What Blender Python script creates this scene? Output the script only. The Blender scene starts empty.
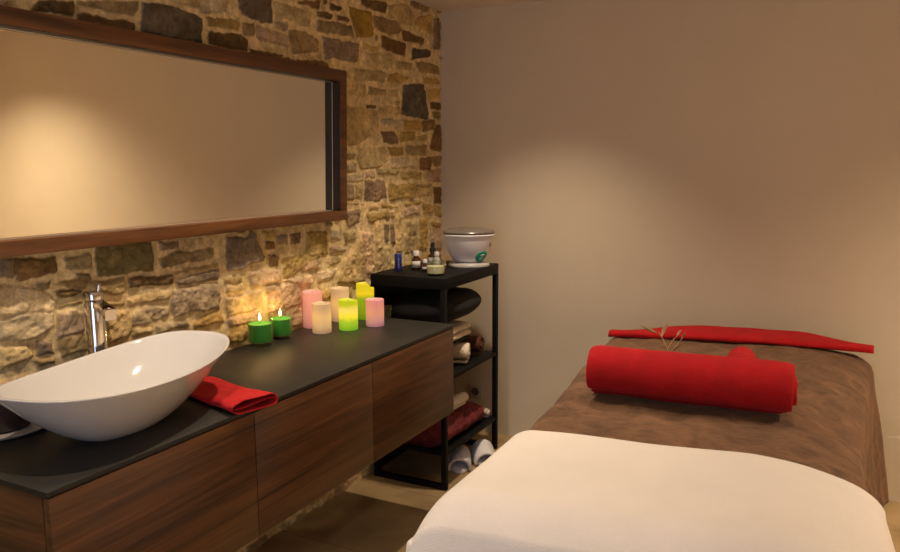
import bpy, bmesh, math, random
import numpy as np
from mathutils import Vector, Matrix, noise

# ---------------------------------------------------------------- camera, world, lights, exposure
SC = bpy.context.scene
COL = SC.collection
R2 = Vector((0.88983456, 0.4562549, -0.00509202))
U2 = Vector((-0.06221875, 0.13238574, 0.98924357))
B2 = Vector((0.45202134, -0.8799463, 0.14618901))
cam_d = bpy.data.cameras.new('camera')
cam = bpy.data.objects.new('camera', cam_d)
COL.objects.link(cam)
cam_d.sensor_fit = 'HORIZONTAL'
cam_d.sensor_width = 36.0
cam_d.lens = 747.35 / 900 * 36.0
cam_d.shift_y = 1.67 / 900
cam_d.clip_start = 0.05
cam.matrix_world = Matrix(((R2.x, U2.x, B2.x, 2.0569), (R2.y, U2.y, B2.y, -3.9158), (R2.z, U2.z, B2.z, 1.57), (0, 0, 0, 1)))
SC.camera = cam

world = bpy.data.worlds.new('world')
SC.world = world
world.use_nodes = True
world.node_tree.nodes['Background'].inputs[0].default_value = (0.7, 0.8, 1.0, 1)
world.node_tree.nodes['Background'].inputs[1].default_value = 0.05

H = 2.446          # ceiling height
XR, YF = 4.6, -5.0   # right wall and front wall
WARM = (1.0, 0.79, 0.57)


def spot(x, y, power, half=45, blend=0.6, aim=None, size=0.03, color=WARM):
    l = bpy.data.lights.new('downlight_or_fill', 'SPOT')
    l.energy = power
    l.color = color
    l.spot_size = math.radians(2 * half)
    l.spot_blend = blend
    l.shadow_soft_size = size
    o = bpy.data.objects.new('downlight_or_fill', l)
    COL.objects.link(o)
    o.location = (x, y, H - 0.015)
    t = Vector(aim) if aim else Vector((x, y, 0))
    o.rotation_euler = (t - Vector(o.location)).to_track_quat('-Z', 'Y').to_euler()
    return o


# assumed recessed ceiling spots: one row above the vanity, one above the couch, one at the far right; the last two are unseen fill lamps added for bounce
for lx, ly, pw, hf, bl, aim in ((0.74, -0.76, 92, 49, 1.0, None), (0.60, -1.85, 66, 50, 0.7, None), (0.60, -2.90, 48, 50, 0.7, None), (3.62, -0.98, 200, 67, 0.9, None),
                                (2.05, -1.40, 27, 52, 1.0, None), (2.30, -3.10, 17, 52, 1.0, None), (3.60, -2.30, 170, 50, 1.0, (4.3, -2.3, 0)), (3.40, -4.00, 170, 50, 1.0, (4.1, -4.0, 0))):
    spot(lx, ly, pw, hf, bl, aim)
# weak cool fill lamp added as daylight from an assumed window behind the camera
al = bpy.data.lights.new('assumed_daylight_fill', 'AREA')
al.shape = 'RECTANGLE'
al.size, al.size_y = 1.3, 1.2
al.energy = 15
al.color = (0.55, 0.72, 1.0)
ao = bpy.data.objects.new('assumed_daylight_fill', al)
COL.objects.link(ao)
ao.location = (1.5, YF + 0.06, 1.5)
ao.rotation_euler = (math.radians(90), 0, 0)

vs = SC.view_settings
vs.view_transform = 'Standard'
vs.look = 'None'
vs.exposure = 0.0
vs.gamma = 1.0
vs.use_curve_mapping = False

rng = random.Random(7)

# ---------------------------------------------------------------- materials


def nmat(name):
    m = bpy.data.materials.new(name)
    m.use_nodes = True
    nt = m.node_tree
    return m, nt, nt.nodes['Principled BSDF']


def mat(name, color, rough=0.6, var=0.12, scale=20, bump=0.0, bscale=200, metal=0.0, coat=0.0, sheen=0.0,
        stretch=(1, 1, 1), emit=None, estr=0.0, alpha=None, trans=0.0, ior=1.45, sss=0.0, detail=4, distort=0.0):
    m, nt, b = nmat(name)
    N, L = nt.nodes, nt.links
    tc = N.new('ShaderNodeTexCoord')
    mp = N.new('ShaderNodeMapping')
    mp.inputs['Scale'].default_value = stretch
    L.new(tc.outputs['Object'], mp.inputs['Vector'])
    nz = N.new('ShaderNodeTexNoise')
    nz.inputs['Scale'].default_value = scale
    nz.inputs['Detail'].default_value = detail
    nz.inputs['Distortion'].default_value = distort
    L.new(mp.outputs[0], nz.inputs['Vector'])
    cr = N.new('ShaderNodeValToRGB')
    c = color
    cr.color_ramp.elements[0].position = 0.3
    cr.color_ramp.elements[1].position = 0.7
    cr.color_ramp.elements[0].color = (c[0] * (1 - var), c[1] * (1 - var), c[2] * (1 - var), 1)
    cr.color_ramp.elements[1].color = (min(1, c[0] * (1 + var)), min(1, c[1] * (1 + var)), min(1, c[2] * (1 + var)), 1)
    L.new(nz.outputs['Fac'], cr.inputs['Fac'])
    L.new(cr.outputs['Color'], b.inputs['Base Color'])
    b.inputs['Roughness'].default_value = rough
    b.inputs['Metallic'].default_value = metal
    b.inputs['Coat Weight'].default_value = coat
    b.inputs['Sheen Weight'].default_value = sheen
    b.inputs['Sheen Roughness'].default_value = 0.4
    b.inputs['Sheen Tint'].default_value = (c[0] ** .5, c[1] ** .5, c[2] ** .5, 1)
    b.inputs['Transmission Weight'].default_value = trans
    b.inputs['IOR'].default_value = ior
    if sss:
        b.inputs['Subsurface Weight'].default_value = sss
        b.inputs['Subsurface Scale'].default_value = 0.02
    if emit:
        b.inputs['Emission Color'].default_value = (*emit, 1)
        b.inputs['Emission Strength'].default_value = estr
    if bump:
        n2 = N.new('ShaderNodeTexNoise')
        n2.inputs['Scale'].default_value = bscale
        n2.inputs['Detail'].default_value = 5
        L.new(mp.outputs[0], n2.inputs['Vector'])
        bp = N.new('ShaderNodeBump')
        bp.inputs['Strength'].default_value = bump
        bp.inputs['Distance'].default_value = 0.01
        L.new(n2.outputs['Fac'], bp.inputs['Height'])
        L.new(bp.outputs[0], b.inputs['Normal'])
    return m


def wood_mat(name, c1, c2, axis_scale, rough=0.42, grain=1.0):
    m, nt, b = nmat(name)
    N, L = nt.nodes, nt.links
    tc = N.new('ShaderNodeTexCoord')
    mp = N.new('ShaderNodeMapping')
    mp.inputs['Scale'].default_value = axis_scale
    L.new(tc.outputs['Object'], mp.inputs['Vector'])
    n1 = N.new('ShaderNodeTexNoise')
    n1.inputs['Scale'].default_value = 1.0
    n1.inputs['Detail'].default_value = 9
    n1.inputs['Roughness'].default_value = 0.62
    n1.inputs['Distortion'].default_value = 0.6
    L.new(mp.outputs[0], n1.inputs['Vector'])
    n2 = N.new('ShaderNodeTexNoise')
    n2.inputs['Scale'].default_value = 4.5
    n2.inputs['Detail'].default_value = 4
    L.new(mp.outputs[0], n2.inputs['Vector'])
    mx = N.new('ShaderNodeMath')
    mx.operation = 'MULTIPLY_ADD'
    L.new(n2.outputs['Fac'], mx.inputs[0])
    mx.inputs[1].default_value = 0.35 * grain
    L.new(n1.outputs['Fac'], mx.inputs[2])
    cr = N.new('ShaderNodeValToRGB')
    e = cr.color_ramp.elements
    e[0].position, e[1].position = 0.5, 0.86
    e[0].color = (*c1, 1)
    e[1].color = (*c2, 1)
    L.new(mx.outputs[0], cr.inputs['Fac'])
    L.new(cr.outputs['Color'], b.inputs['Base Color'])
    b.inputs['Roughness'].default_value = rough
    bp = N.new('ShaderNodeBump')
    bp.inputs['Strength'].default_value = 0.15
    bp.inputs['Distance'].default_value = 0.003
    L.new(mx.outputs[0], bp.inputs['Height'])
    L.new(bp.outputs[0], b.inputs['Normal'])
    return m


def grad_mat(name, stops, estr, base=None):
    """wax lit from inside by its own small lamp: emission follows the wax colour bands along the height"""
    m, nt, b = nmat(name)
    N, L = nt.nodes, nt.links
    tc = N.new('ShaderNodeTexCoord')
    sp = N.new('ShaderNodeSeparateXYZ')
    L.new(tc.outputs['Generated'], sp.inputs[0])
    nz = N.new('ShaderNodeTexNoise')
    nz.inputs['Scale'].default_value = 3
    L.new(tc.outputs['Generated'], nz.inputs['Vector'])
    ad = N.new('ShaderNodeMath')
    ad.operation = 'MULTIPLY_ADD'
    L.new(nz.outputs['Fac'], ad.inputs[0])
    ad.inputs[1].default_value = 0.25
    L.new(sp.outputs['Z'], ad.inputs[2])
    cr = N.new('ShaderNodeValToRGB')
    el = cr.color_ramp.elements
    while len(el) < len(stops):
        el.new(0.5)
    for e, (p, c) in zip(el, stops):
        e.position = p
        e.color = (*c, 1)
    L.new(ad.outputs[0], cr.inputs['Fac'])
    L.new(cr.outputs['Color'], b.inputs['Emission Color'])
    b.inputs['Emission Strength'].default_value = estr
    if base:
        b.inputs['Base Color'].default_value = (*base, 1)
    else:
        L.new(cr.outputs['Color'], b.inputs['Base Color'])
    b.inputs['Roughness'].default_value = 0.5
    return m


def glass_mat(name, tint):
    """thin clear glass: lets light straight through, mirrors at grazing angles"""
    m, nt, b = nmat(name)
    N, L = nt.nodes, nt.links
    N.remove(b)
    tr = N.new('ShaderNodeBsdfTransparent')
    tr.inputs['Color'].default_value = (*tint, 1)
    gl = N.new('ShaderNodeBsdfGlossy')
    gl.inputs['Roughness'].default_value = 0.03
    lw = N.new('ShaderNodeLayerWeight')
    lw.inputs['Blend'].default_value = 0.5
    pw = N.new('ShaderNodeMath')
    pw.operation = 'POWER'
    L.new(lw.outputs['Facing'], pw.inputs[0])
    pw.inputs[1].default_value = 3.5
    ma = N.new('ShaderNodeMath')
    ma.operation = 'MULTIPLY_ADD'
    L.new(pw.outputs[0], ma.inputs[0])
    ma.inputs[1].default_value = 0.6
    ma.inputs[2].default_value = 0.04
    mx = N.new('ShaderNodeMixShader')
    L.new(ma.outputs[0], mx.inputs['Fac'])
    L.new(tr.outputs[0], mx.inputs[1])
    L.new(gl.outputs[0], mx.inputs[2])
    L.new(mx.outputs[0], N['Material Output'].inputs['Surface'])
    return m


M = {}
M['plaster'] = mat('plaster', (0.70, 0.600, 0.455), 0.85, 0.025, 3, 0.06, 60)
M['ceiling_paint'] = mat('ceiling_paint', (0.80, 0.70, 0.61), 0.9, 0.02, 3)
M['walnut'] = wood_mat('walnut', (0.042, 0.016, 0.005), (0.155, 0.062, 0.019), (28, 1.1, 36), 0.4)
M['walnut_end'] = wood_mat('walnut_end', (0.042, 0.016, 0.005), (0.155, 0.062, 0.019), (1.6, 28, 36), 0.4)
M['mirror_wood'] = wood_mat('mirror_wood', (0.060, 0.021, 0.006), (0.17, 0.064, 0.018), (30, 2.0, 30), 0.4)
M['slate_top'] = mat('slate_top', (0.017, 0.0155, 0.012), 0.5, 0.25, 9, 0.05, 90)
M['ceramic'] = mat('ceramic', (0.63, 0.62, 0.61), 0.07, 0.01, 3, coat=0.3)
M['chrome'] = mat('chrome', (0.72, 0.71, 0.70), 0.09, 0.02, 5, metal=1.0)
M['mirror_glass'] = mat('mirror_glass', (0.93, 0.91, 0.80), 0.015, 0.0, 5, metal=1.0)
M['red_terry'] = mat('red_terry', (0.44, 0.003, 0.007), 0.95, 0.14, 14, 0.45, 300, sheen=0.2)
M['red_cloth'] = mat('red_cloth', (0.52, 0.008, 0.010), 0.9, 0.15, 40, 0.5, 350, sheen=0.15)
M['brown_fleece'] = mat('brown_fleece', (0.142, 0.074, 0.037), 0.95, 0.40, 8, 1.0, 48, sheen=0.4, detail=9, distort=1.5)
M['white_blanket'] = mat('white_blanket', (0.79, 0.745, 0.70), 0.9, 0.06, 3, 0.25, 300, sheen=0.15)
M['black_metal'] = mat('black_metal', (0.005, 0.005, 0.005), 0.6, 0.2, 12)
M['black_metal'].node_tree.nodes['Principled BSDF'].inputs['Specular IOR Level'].default_value = 0.2
M['black_cushion'] = mat('black_cushion', (0.004, 0.004, 0.004), 0.8, 0.2, 20, 0.3, 120)
M['cream_towel'] = mat('cream_towel', (0.80, 0.70, 0.56), 0.95, 0.08, 30, 0.7, 220)
M['burgundy'] = mat('burgundy', (0.15, 0.018, 0.018), 0.85, 0.4, 16, 0.9, 70, sheen=0.3)
M['dark_brown'] = mat('dark_brown', (0.10, 0.035, 0.015), 0.8, 0.25, 20, 0.5, 150)
M['white_plastic'] = mat('white_plastic', (0.80, 0.78, 0.82), 0.35, 0.02, 5)
M['grey_lid'] = mat('grey_lid', (0.155, 0.130, 0.110), 0.25, 0.15, 8)
M['clear_plastic'] = mat('clear_plastic', (0.42, 0.41, 0.40), 0.25, 0.04, 8)
M['frame_shade'] = mat('frame_shade', (0.016, 0.007, 0.003), 0.5, 0.2, 20)
M['mirror_bevel'] = mat('mirror_bevel', (0.80, 0.74, 0.62), 0.25, 0.02, 10, metal=0.6)
M['green_label'] = mat('green_label', (0.02, 0.32, 0.20), 0.5, 0.1, 30)
M['pale_label'] = mat('pale_label', (0.62, 0.60, 0.55), 0.6, 0.05, 30)
M['amber_glass'] = mat('amber_glass', (0.055, 0.016, 0.006), 0.1, 0.1, 10, coat=0.4)
M['blue_bottle'] = mat('blue_bottle', (0.025, 0.035, 0.24), 0.3, 0.1, 10)
M['blue_print'] = mat('blue_print', (0.25, 0.33, 0.62), 0.5, 0.05, 10)
M['white_cap'] = mat('white_cap', (0.72, 0.68, 0.70), 0.4, 0.03, 10)
M['black_rubber'] = mat('black_rubber', (0.008, 0.008, 0.01), 0.5, 0.1, 10)
M['slipper'] = mat('slipper', (0.80, 0.77, 0.78), 0.95, 0.06, 40, 0.6, 260)
M['straw'] = mat('straw', (0.52, 0.36, 0.14), 0.6, 0.15, 40)
M['green_wax'] = mat('green_wax', (0.07, 0.38, 0.06), 0.35, 0.1, 10, sss=0.4)
M['cream_wax'] = mat('cream_wax', (0.66, 0.62, 0.42), 0.5, 0.04, 10, sss=0.2)
M['glass'] = glass_mat('glass', (0.93, 0.96, 0.93))
M['wick'] = mat('wick', (0.02, 0.015, 0.01), 0.9, 0.1, 20)
M['flame'] = mat('flame', (1.0, 0.7, 0.25), 0.5, 0.0, 5, emit=(1.0, 0.62, 0.2), estr=14)
M['socket_plate'] = mat('socket_plate', (0.50, 0.42, 0.38), 0.45, 0.04, 10)
M['socket_hole'] = mat('socket_hole', (0.12, 0.09, 0.075), 0.5, 0.05, 10)
M['leaf'] = mat('leaf', (0.24, 0.20, 0.07), 0.6, 0.2, 40)
M['dry_leaf'] = mat('dry_leaf', (0.62, 0.50, 0.26), 0.6, 0.12, 40)
M['fringe'] = mat('fringe', (0.75, 0.68, 0.55), 0.8, 0.05, 40)
M['table_vinyl'] = mat('table_vinyl', (0.03, 0.028, 0.026), 0.5, 0.1, 30)
M['assumed_window_white'] = mat('assumed_window_white', (0.7, 0.7, 0.7), 0.4, 0.02, 5)
M['dark_pot'] = mat('dark_pot', (0.030, 0.016, 0.014), 0.35, 0.2, 10)
M['saucer'] = mat('saucer', (0.50, 0.46, 0.42), 0.4, 0.05, 10)
M['wax_pink'] = grad_mat('wax_pink', [(0.25, (0.50, 0.17, 0.13)), (0.9, (0.80, 0.24, 0.17))], 0.50, (0.60, 0.33, 0.30))
M['wax_pink_orange'] = grad_mat('wax_pink_orange', [(0.2, (0.42, 0.17, 0.20)), (0.6, (0.85, 0.30, 0.12)), (0.95, (0.80, 0.20, 0.13))], 0.52, (0.55, 0.31, 0.32))
M['wax_cream'] = grad_mat('wax_cream', [(0.2, (0.42, 0.25, 0.13)), (0.65, (1.0, 0.55, 0.14)), (1.0, (0.45, 0.25, 0.10))], 0.52, (0.56, 0.44, 0.28))
M['wax_lime'] = grad_mat('wax_lime', [(0.12, (0.10, 0.36, 0.01)), (0.42, (0.24, 0.50, 0.01)), (0.58, (1.0, 0.74, 0.03)), (0.8, (1.0, 0.66, 0.12)), (1.05, (0.40, 0.46, 0.0))], 0.85, (0.34, 0.34, 0.03))
M['wax_green'] = grad_mat('wax_green', [(0.2, (0.04, 0.20, 0.0)), (0.68, (0.12, 0.32, 0.0)), (0.84, (0.95, 0.62, 0.0)), (1.0, (0.75, 0.55, 0.0))], 0.75, (0.26, 0.28, 0.02))

# stone wall: per-stone albedo in a colour attribute, fine grain from noise
m, nt, b = nmat('rubble_stone')
N, L = nt.nodes, nt.links
at = N.new('ShaderNodeAttribute')
at.attribute_name = 'stone_colour'
tc = N.new('ShaderNodeTexCoord')
nz = N.new('ShaderNodeTexNoise')
nz.inputs['Scale'].default_value = 30
nz.inputs['Detail'].default_value = 12
nz.inputs['Roughness'].default_value = 0.78
L.new(tc.outputs['Object'], nz.inputs['Vector'])
cr = N.new('ShaderNodeValToRGB')
cr.color_ramp.elements[0].position, cr.color_ramp.elements[1].position = 0.34, 0.66
cr.color_ramp.elements[0].color = (0.52, 0.47, 0.42, 1)
cr.color_ramp.elements[1].color = (1.45, 1.45, 1.45, 1)
L.new(nz.outputs['Fac'], cr.inputs['Fac'])
mx = N.new('ShaderNodeMix')
mx.data_type = 'RGBA'
mx.blend_type = 'MULTIPLY'
mx.inputs['Factor'].default_value = 0.9
L.new(at.outputs['Color'], mx.inputs['A'])
L.new(cr.outputs['Color'], mx.inputs['B'])
L.new(mx.outputs['Result'], b.inputs['Base Color'])
b.inputs['Roughness'].default_value = 0.92
b.inputs['Specular IOR Level'].default_value = 0.25
n2 = N.new('ShaderNodeTexNoise')
n2.inputs['Scale'].default_value = 70
n2.inputs['Detail'].default_value = 12
n2.inputs['Roughness'].default_value = 0.72
L.new(tc.outputs['Object'], n2.inputs['Vector'])
bp = N.new('ShaderNodeBump')
bp.inputs['Strength'].default_value = 0.85
bp.inputs['Distance'].default_value = 0.010
L.new(n2.outputs['Fac'], bp.inputs['Height'])
L.new(bp.outputs[0], b.inputs['Normal'])
M['rubble'] = m

# floor: large limestone tiles with stains
m, nt, b = nmat('limestone_floor')
N, L = nt.nodes, nt.links
tc = N.new('ShaderNodeTexCoord')
br = N.new('ShaderNodeTexBrick')
br.offset = 0.0
br.inputs['Scale'].default_value = 1.0
br.inputs['Brick Width'].default_value = 0.9
br.inputs['Row Height'].default_value = 0.6
br.inputs['Mortar Size'].default_value = 0.004
br.inputs['Color1'].default_value = (0.46, 0.335, 0.17, 1)
br.inputs['Color2'].default_value = (0.42, 0.30, 0.15, 1)
br.inputs['Mortar'].default_value = (0.30, 0.21, 0.12, 1)
mp = N.new('ShaderNodeMapping')
mp.inputs['Location'].default_value = (0.15, 0.32, 0)
L.new(tc.outputs['Object'], mp.inputs['Vector'])
L.new(mp.outputs[0], br.inputs['Vector'])
nz = N.new('ShaderNodeTexNoise')
nz.inputs['Scale'].default_value = 4.5
nz.inputs['Detail'].default_value = 8
L.new(tc.outputs['Object'], nz.inputs['Vector'])
cr = N.new('ShaderNodeValToRGB')
cr.color_ramp.elements[0].position, cr.color_ramp.elements[1].position = 0.30, 0.6
cr.color_ramp.elements[0].color = (0.55, 0.52, 0.50, 1)
cr.color_ramp.elements[1].color = (1.08, 1.06, 1.02, 1)
L.new(nz.outputs['Fac'], cr.inputs['Fac'])
mx = N.new('ShaderNodeMix')
mx.data_type = 'RGBA'
mx.blend_type = 'MULTIPLY'
mx.inputs['Factor'].default_value = 0.8
L.new(br.outputs['Color'], mx.inputs['A'])
L.new(cr.outputs['Color'], mx.inputs['B'])
L.new(mx.outputs['Result'], b.inputs['Base Color'])
b.inputs['Roughness'].default_value = 0.45
M['floor'] = m

# ---------------------------------------------------------------- mesh helpers


class MB:
    def __init__(self):
        self.v, self.f = [], []

    def add(self, vs_, fs_):
        k = len(self.v)
        self.v += [tuple(p) for p in vs_]
        self.f += [tuple(i + k for i in f) for f in fs_]
        return self

    def box(self, x0, x1, y0, y1, z0, z1, bev=0.0, seg=2):
        bm = bmesh.new()
        bmesh.ops.create_cube(bm, size=1)
        for v in bm.verts:
            v.co = Vector(((x0 + x1) / 2 + v.co.x * (x1 - x0), (y0 + y1) / 2 + v.co.y * (y1 - y0), (z0 + z1) / 2 + v.co.z * (z1 - z0)))
        if bev:
            bmesh.ops.bevel(bm, geom=bm.edges[:], offset=bev, segments=seg, profile=0.5, affect='EDGES')
        bm.verts.index_update()
        self.add([v.co[:] for v in bm.verts], [[v.index for v in f.verts] for f in bm.faces])
        bm.free()
        return self

    def loft(self, rings, cap0=True, cap1=True, closed=True):
        n = len(rings[0])
        vs_ = [p for r in rings for p in r]
        fs_ = []
        for i in range(len(rings) - 1):
            for j in range(n if closed else n - 1):
                a, b_ = i * n + j, i * n + (j + 1) % n
                fs_.append((a, b_, b_ + n, a + n))
        if cap0 and closed:
            fs_.append(tuple(reversed(range(n))))
        if cap1 and closed:
            fs_.append(tuple(range((len(rings) - 1) * n, len(rings) * n)))
        return self.add(vs_, fs_)

    def lathe(self, prof, c=(0, 0, 0), n=40, sx=1.0, sy=1.0, cap0=True, cap1=True):
        rings = []
        for r, z in prof:
            rings.append([(c[0] + sx * r * math.cos(2 * math.pi * k / n), c[1] + sy * r * math.sin(2 * math.pi * k / n), c[2] + z) for k in range(n)])
        return self.loft(rings, cap0, cap1)

    def tube(self, path, rad, n=10):
        path = [Vector(p) for p in path]
        rings = []
        up = Vector((0.13, 0.27, 0.95)).normalized()
        for i, p in enumerate(path):
            d = (path[min(i + 1, len(path) - 1)] - path[max(i - 1, 0)]).normalized()
            s = d.cross(up)
            if s.length < 1e-4:
                s = d.cross(Vector((1, 0, 0)))
            s.normalize()
            t = s.cross(d)
            r = rad[i] if isinstance(rad, (list, tuple)) else rad
            rings.append([p + r * (math.cos(2 * math.pi * k / n) * s + math.sin(2 * math.pi * k / n) * t) for k in range(n)])
        return self.loft(rings)

    def grid(self, P):
        nu, nv = len(P), len(P[0])
        vs_ = [p for row in P for p in row]
        fs_ = [(i * nv + j, i * nv + j + 1, (i + 1) * nv + j + 1, (i + 1) * nv + j) for i in range(nu - 1) for j in range(nv - 1)]
        return self.add(vs_, fs_)

    def build(self, name, material, parent=None, angle=40, solid=0.0, subsurf=0, offset=0.0):
        me = bpy.data.meshes.new(name)
        me.from_pydata(self.v, [], self.f)
        me.update()
        bm = bmesh.new()
        bm.from_mesh(me)
        if not solid:
            bmesh.ops.recalc_face_normals(bm, faces=bm.faces[:])
        bm.to_mesh(me)
        bm.free()
        me.materials.append(material)
        me.shade_smooth()
        if angle < 180:
            me.set_sharp_from_angle(angle=math.radians(angle))
        o = bpy.data.objects.new(name, me)
        COL.objects.link(o)
        if parent is not None:
            o.parent = parent
        if solid:
            s = o.modifiers.new('thickness', 'SOLIDIFY')
            s.thickness = solid
            s.offset = offset
        if subsurf:
            s = o.modifiers.new('smooth', 'SUBSURF')
            s.levels = s.render_levels = subsurf
        return o


def tag(o, label, cat, group=None):
    o['label'] = label
    o['category'] = cat
    if group:
        o['group'] = group
    return o


def thing(name, label, cat, loc=(0, 0, 0), rotz=0.0, group=None):
    o = bpy.data.objects.new(name, None)
    o.empty_display_size = 0.05
    COL.objects.link(o)
    o.location = loc
    o.rotation_euler = (0, 0, rotz)
    return tag(o, label, cat, group)


def struct(name, mb, material, parent=None, **k):
    o = mb.build(name, material, parent, **k)
    if parent is None:
        o['kind'] = 'structure'
    return o


def nz3(x, y, z):
    return noise.noise(Vector((x, y, z)))


def lerp(a, b_, t):
    return a + (b_ - a) * t


def smooth(a, b_, x):
    t = min(1, max(0, (x - a) / (b_ - a)))
    return t * t * (3 - 2 * t)


# ---------------------------------------------------------------- room shell
struct('floor', MB().box(-0.25, XR + 0.15, YF - 0.15, 0.15, -0.12, 0.0), M['floor'])
struct('ceiling', MB().box(-0.25, XR + 0.15, YF - 0.15, 0.15, H, H + 0.1), M['ceiling_paint'])
struct('wall_back', MB().box(-0.25, XR + 0.15, 0.0, 0.15, 0.0, H), M['plaster'])
struct('wall_right', MB().box(XR, XR + 0.15, YF, 0.0, 0.0, H), M['plaster'])
wf = MB()   # wall behind the camera, with an assumed window opening, added for the cool fill lamp
wf.box(-0.25, 0.8, YF - 0.15, YF, 0, H).box(2.2, XR + 0.15, YF - 0.15, YF, 0, H)
wf.box(0.8, 2.2, YF - 0.15, YF, 0, 0.85).box(0.8, 2.2, YF - 0.15, YF, 2.15, H)
struct('wall_front', wf, M['plaster'])
w = MB()
w.box(0.8, 0.86, YF - 0.1, YF - 0.04, 0.85, 2.15).box(2.14, 2.2, YF - 0.1, YF - 0.04, 0.85, 2.15)
w.box(0.86, 2.14, YF - 0.1, YF - 0.04, 0.85, 0.91).box(0.86, 2.14, YF - 0.1, YF - 0.04, 2.09, 2.15).box(1.47, 1.53, YF - 0.1, YF - 0.04, 0.91, 2.09)
wo = struct('assumed_window_1', w, M['assumed_window_white'])  # assumed window frame and pane, unseen, added with the cool fill lamp
MB().box(0.86, 2.14, YF - 0.075, YF - 0.07, 0.91, 2.09).build('pane', M['glass'], wo)

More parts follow.
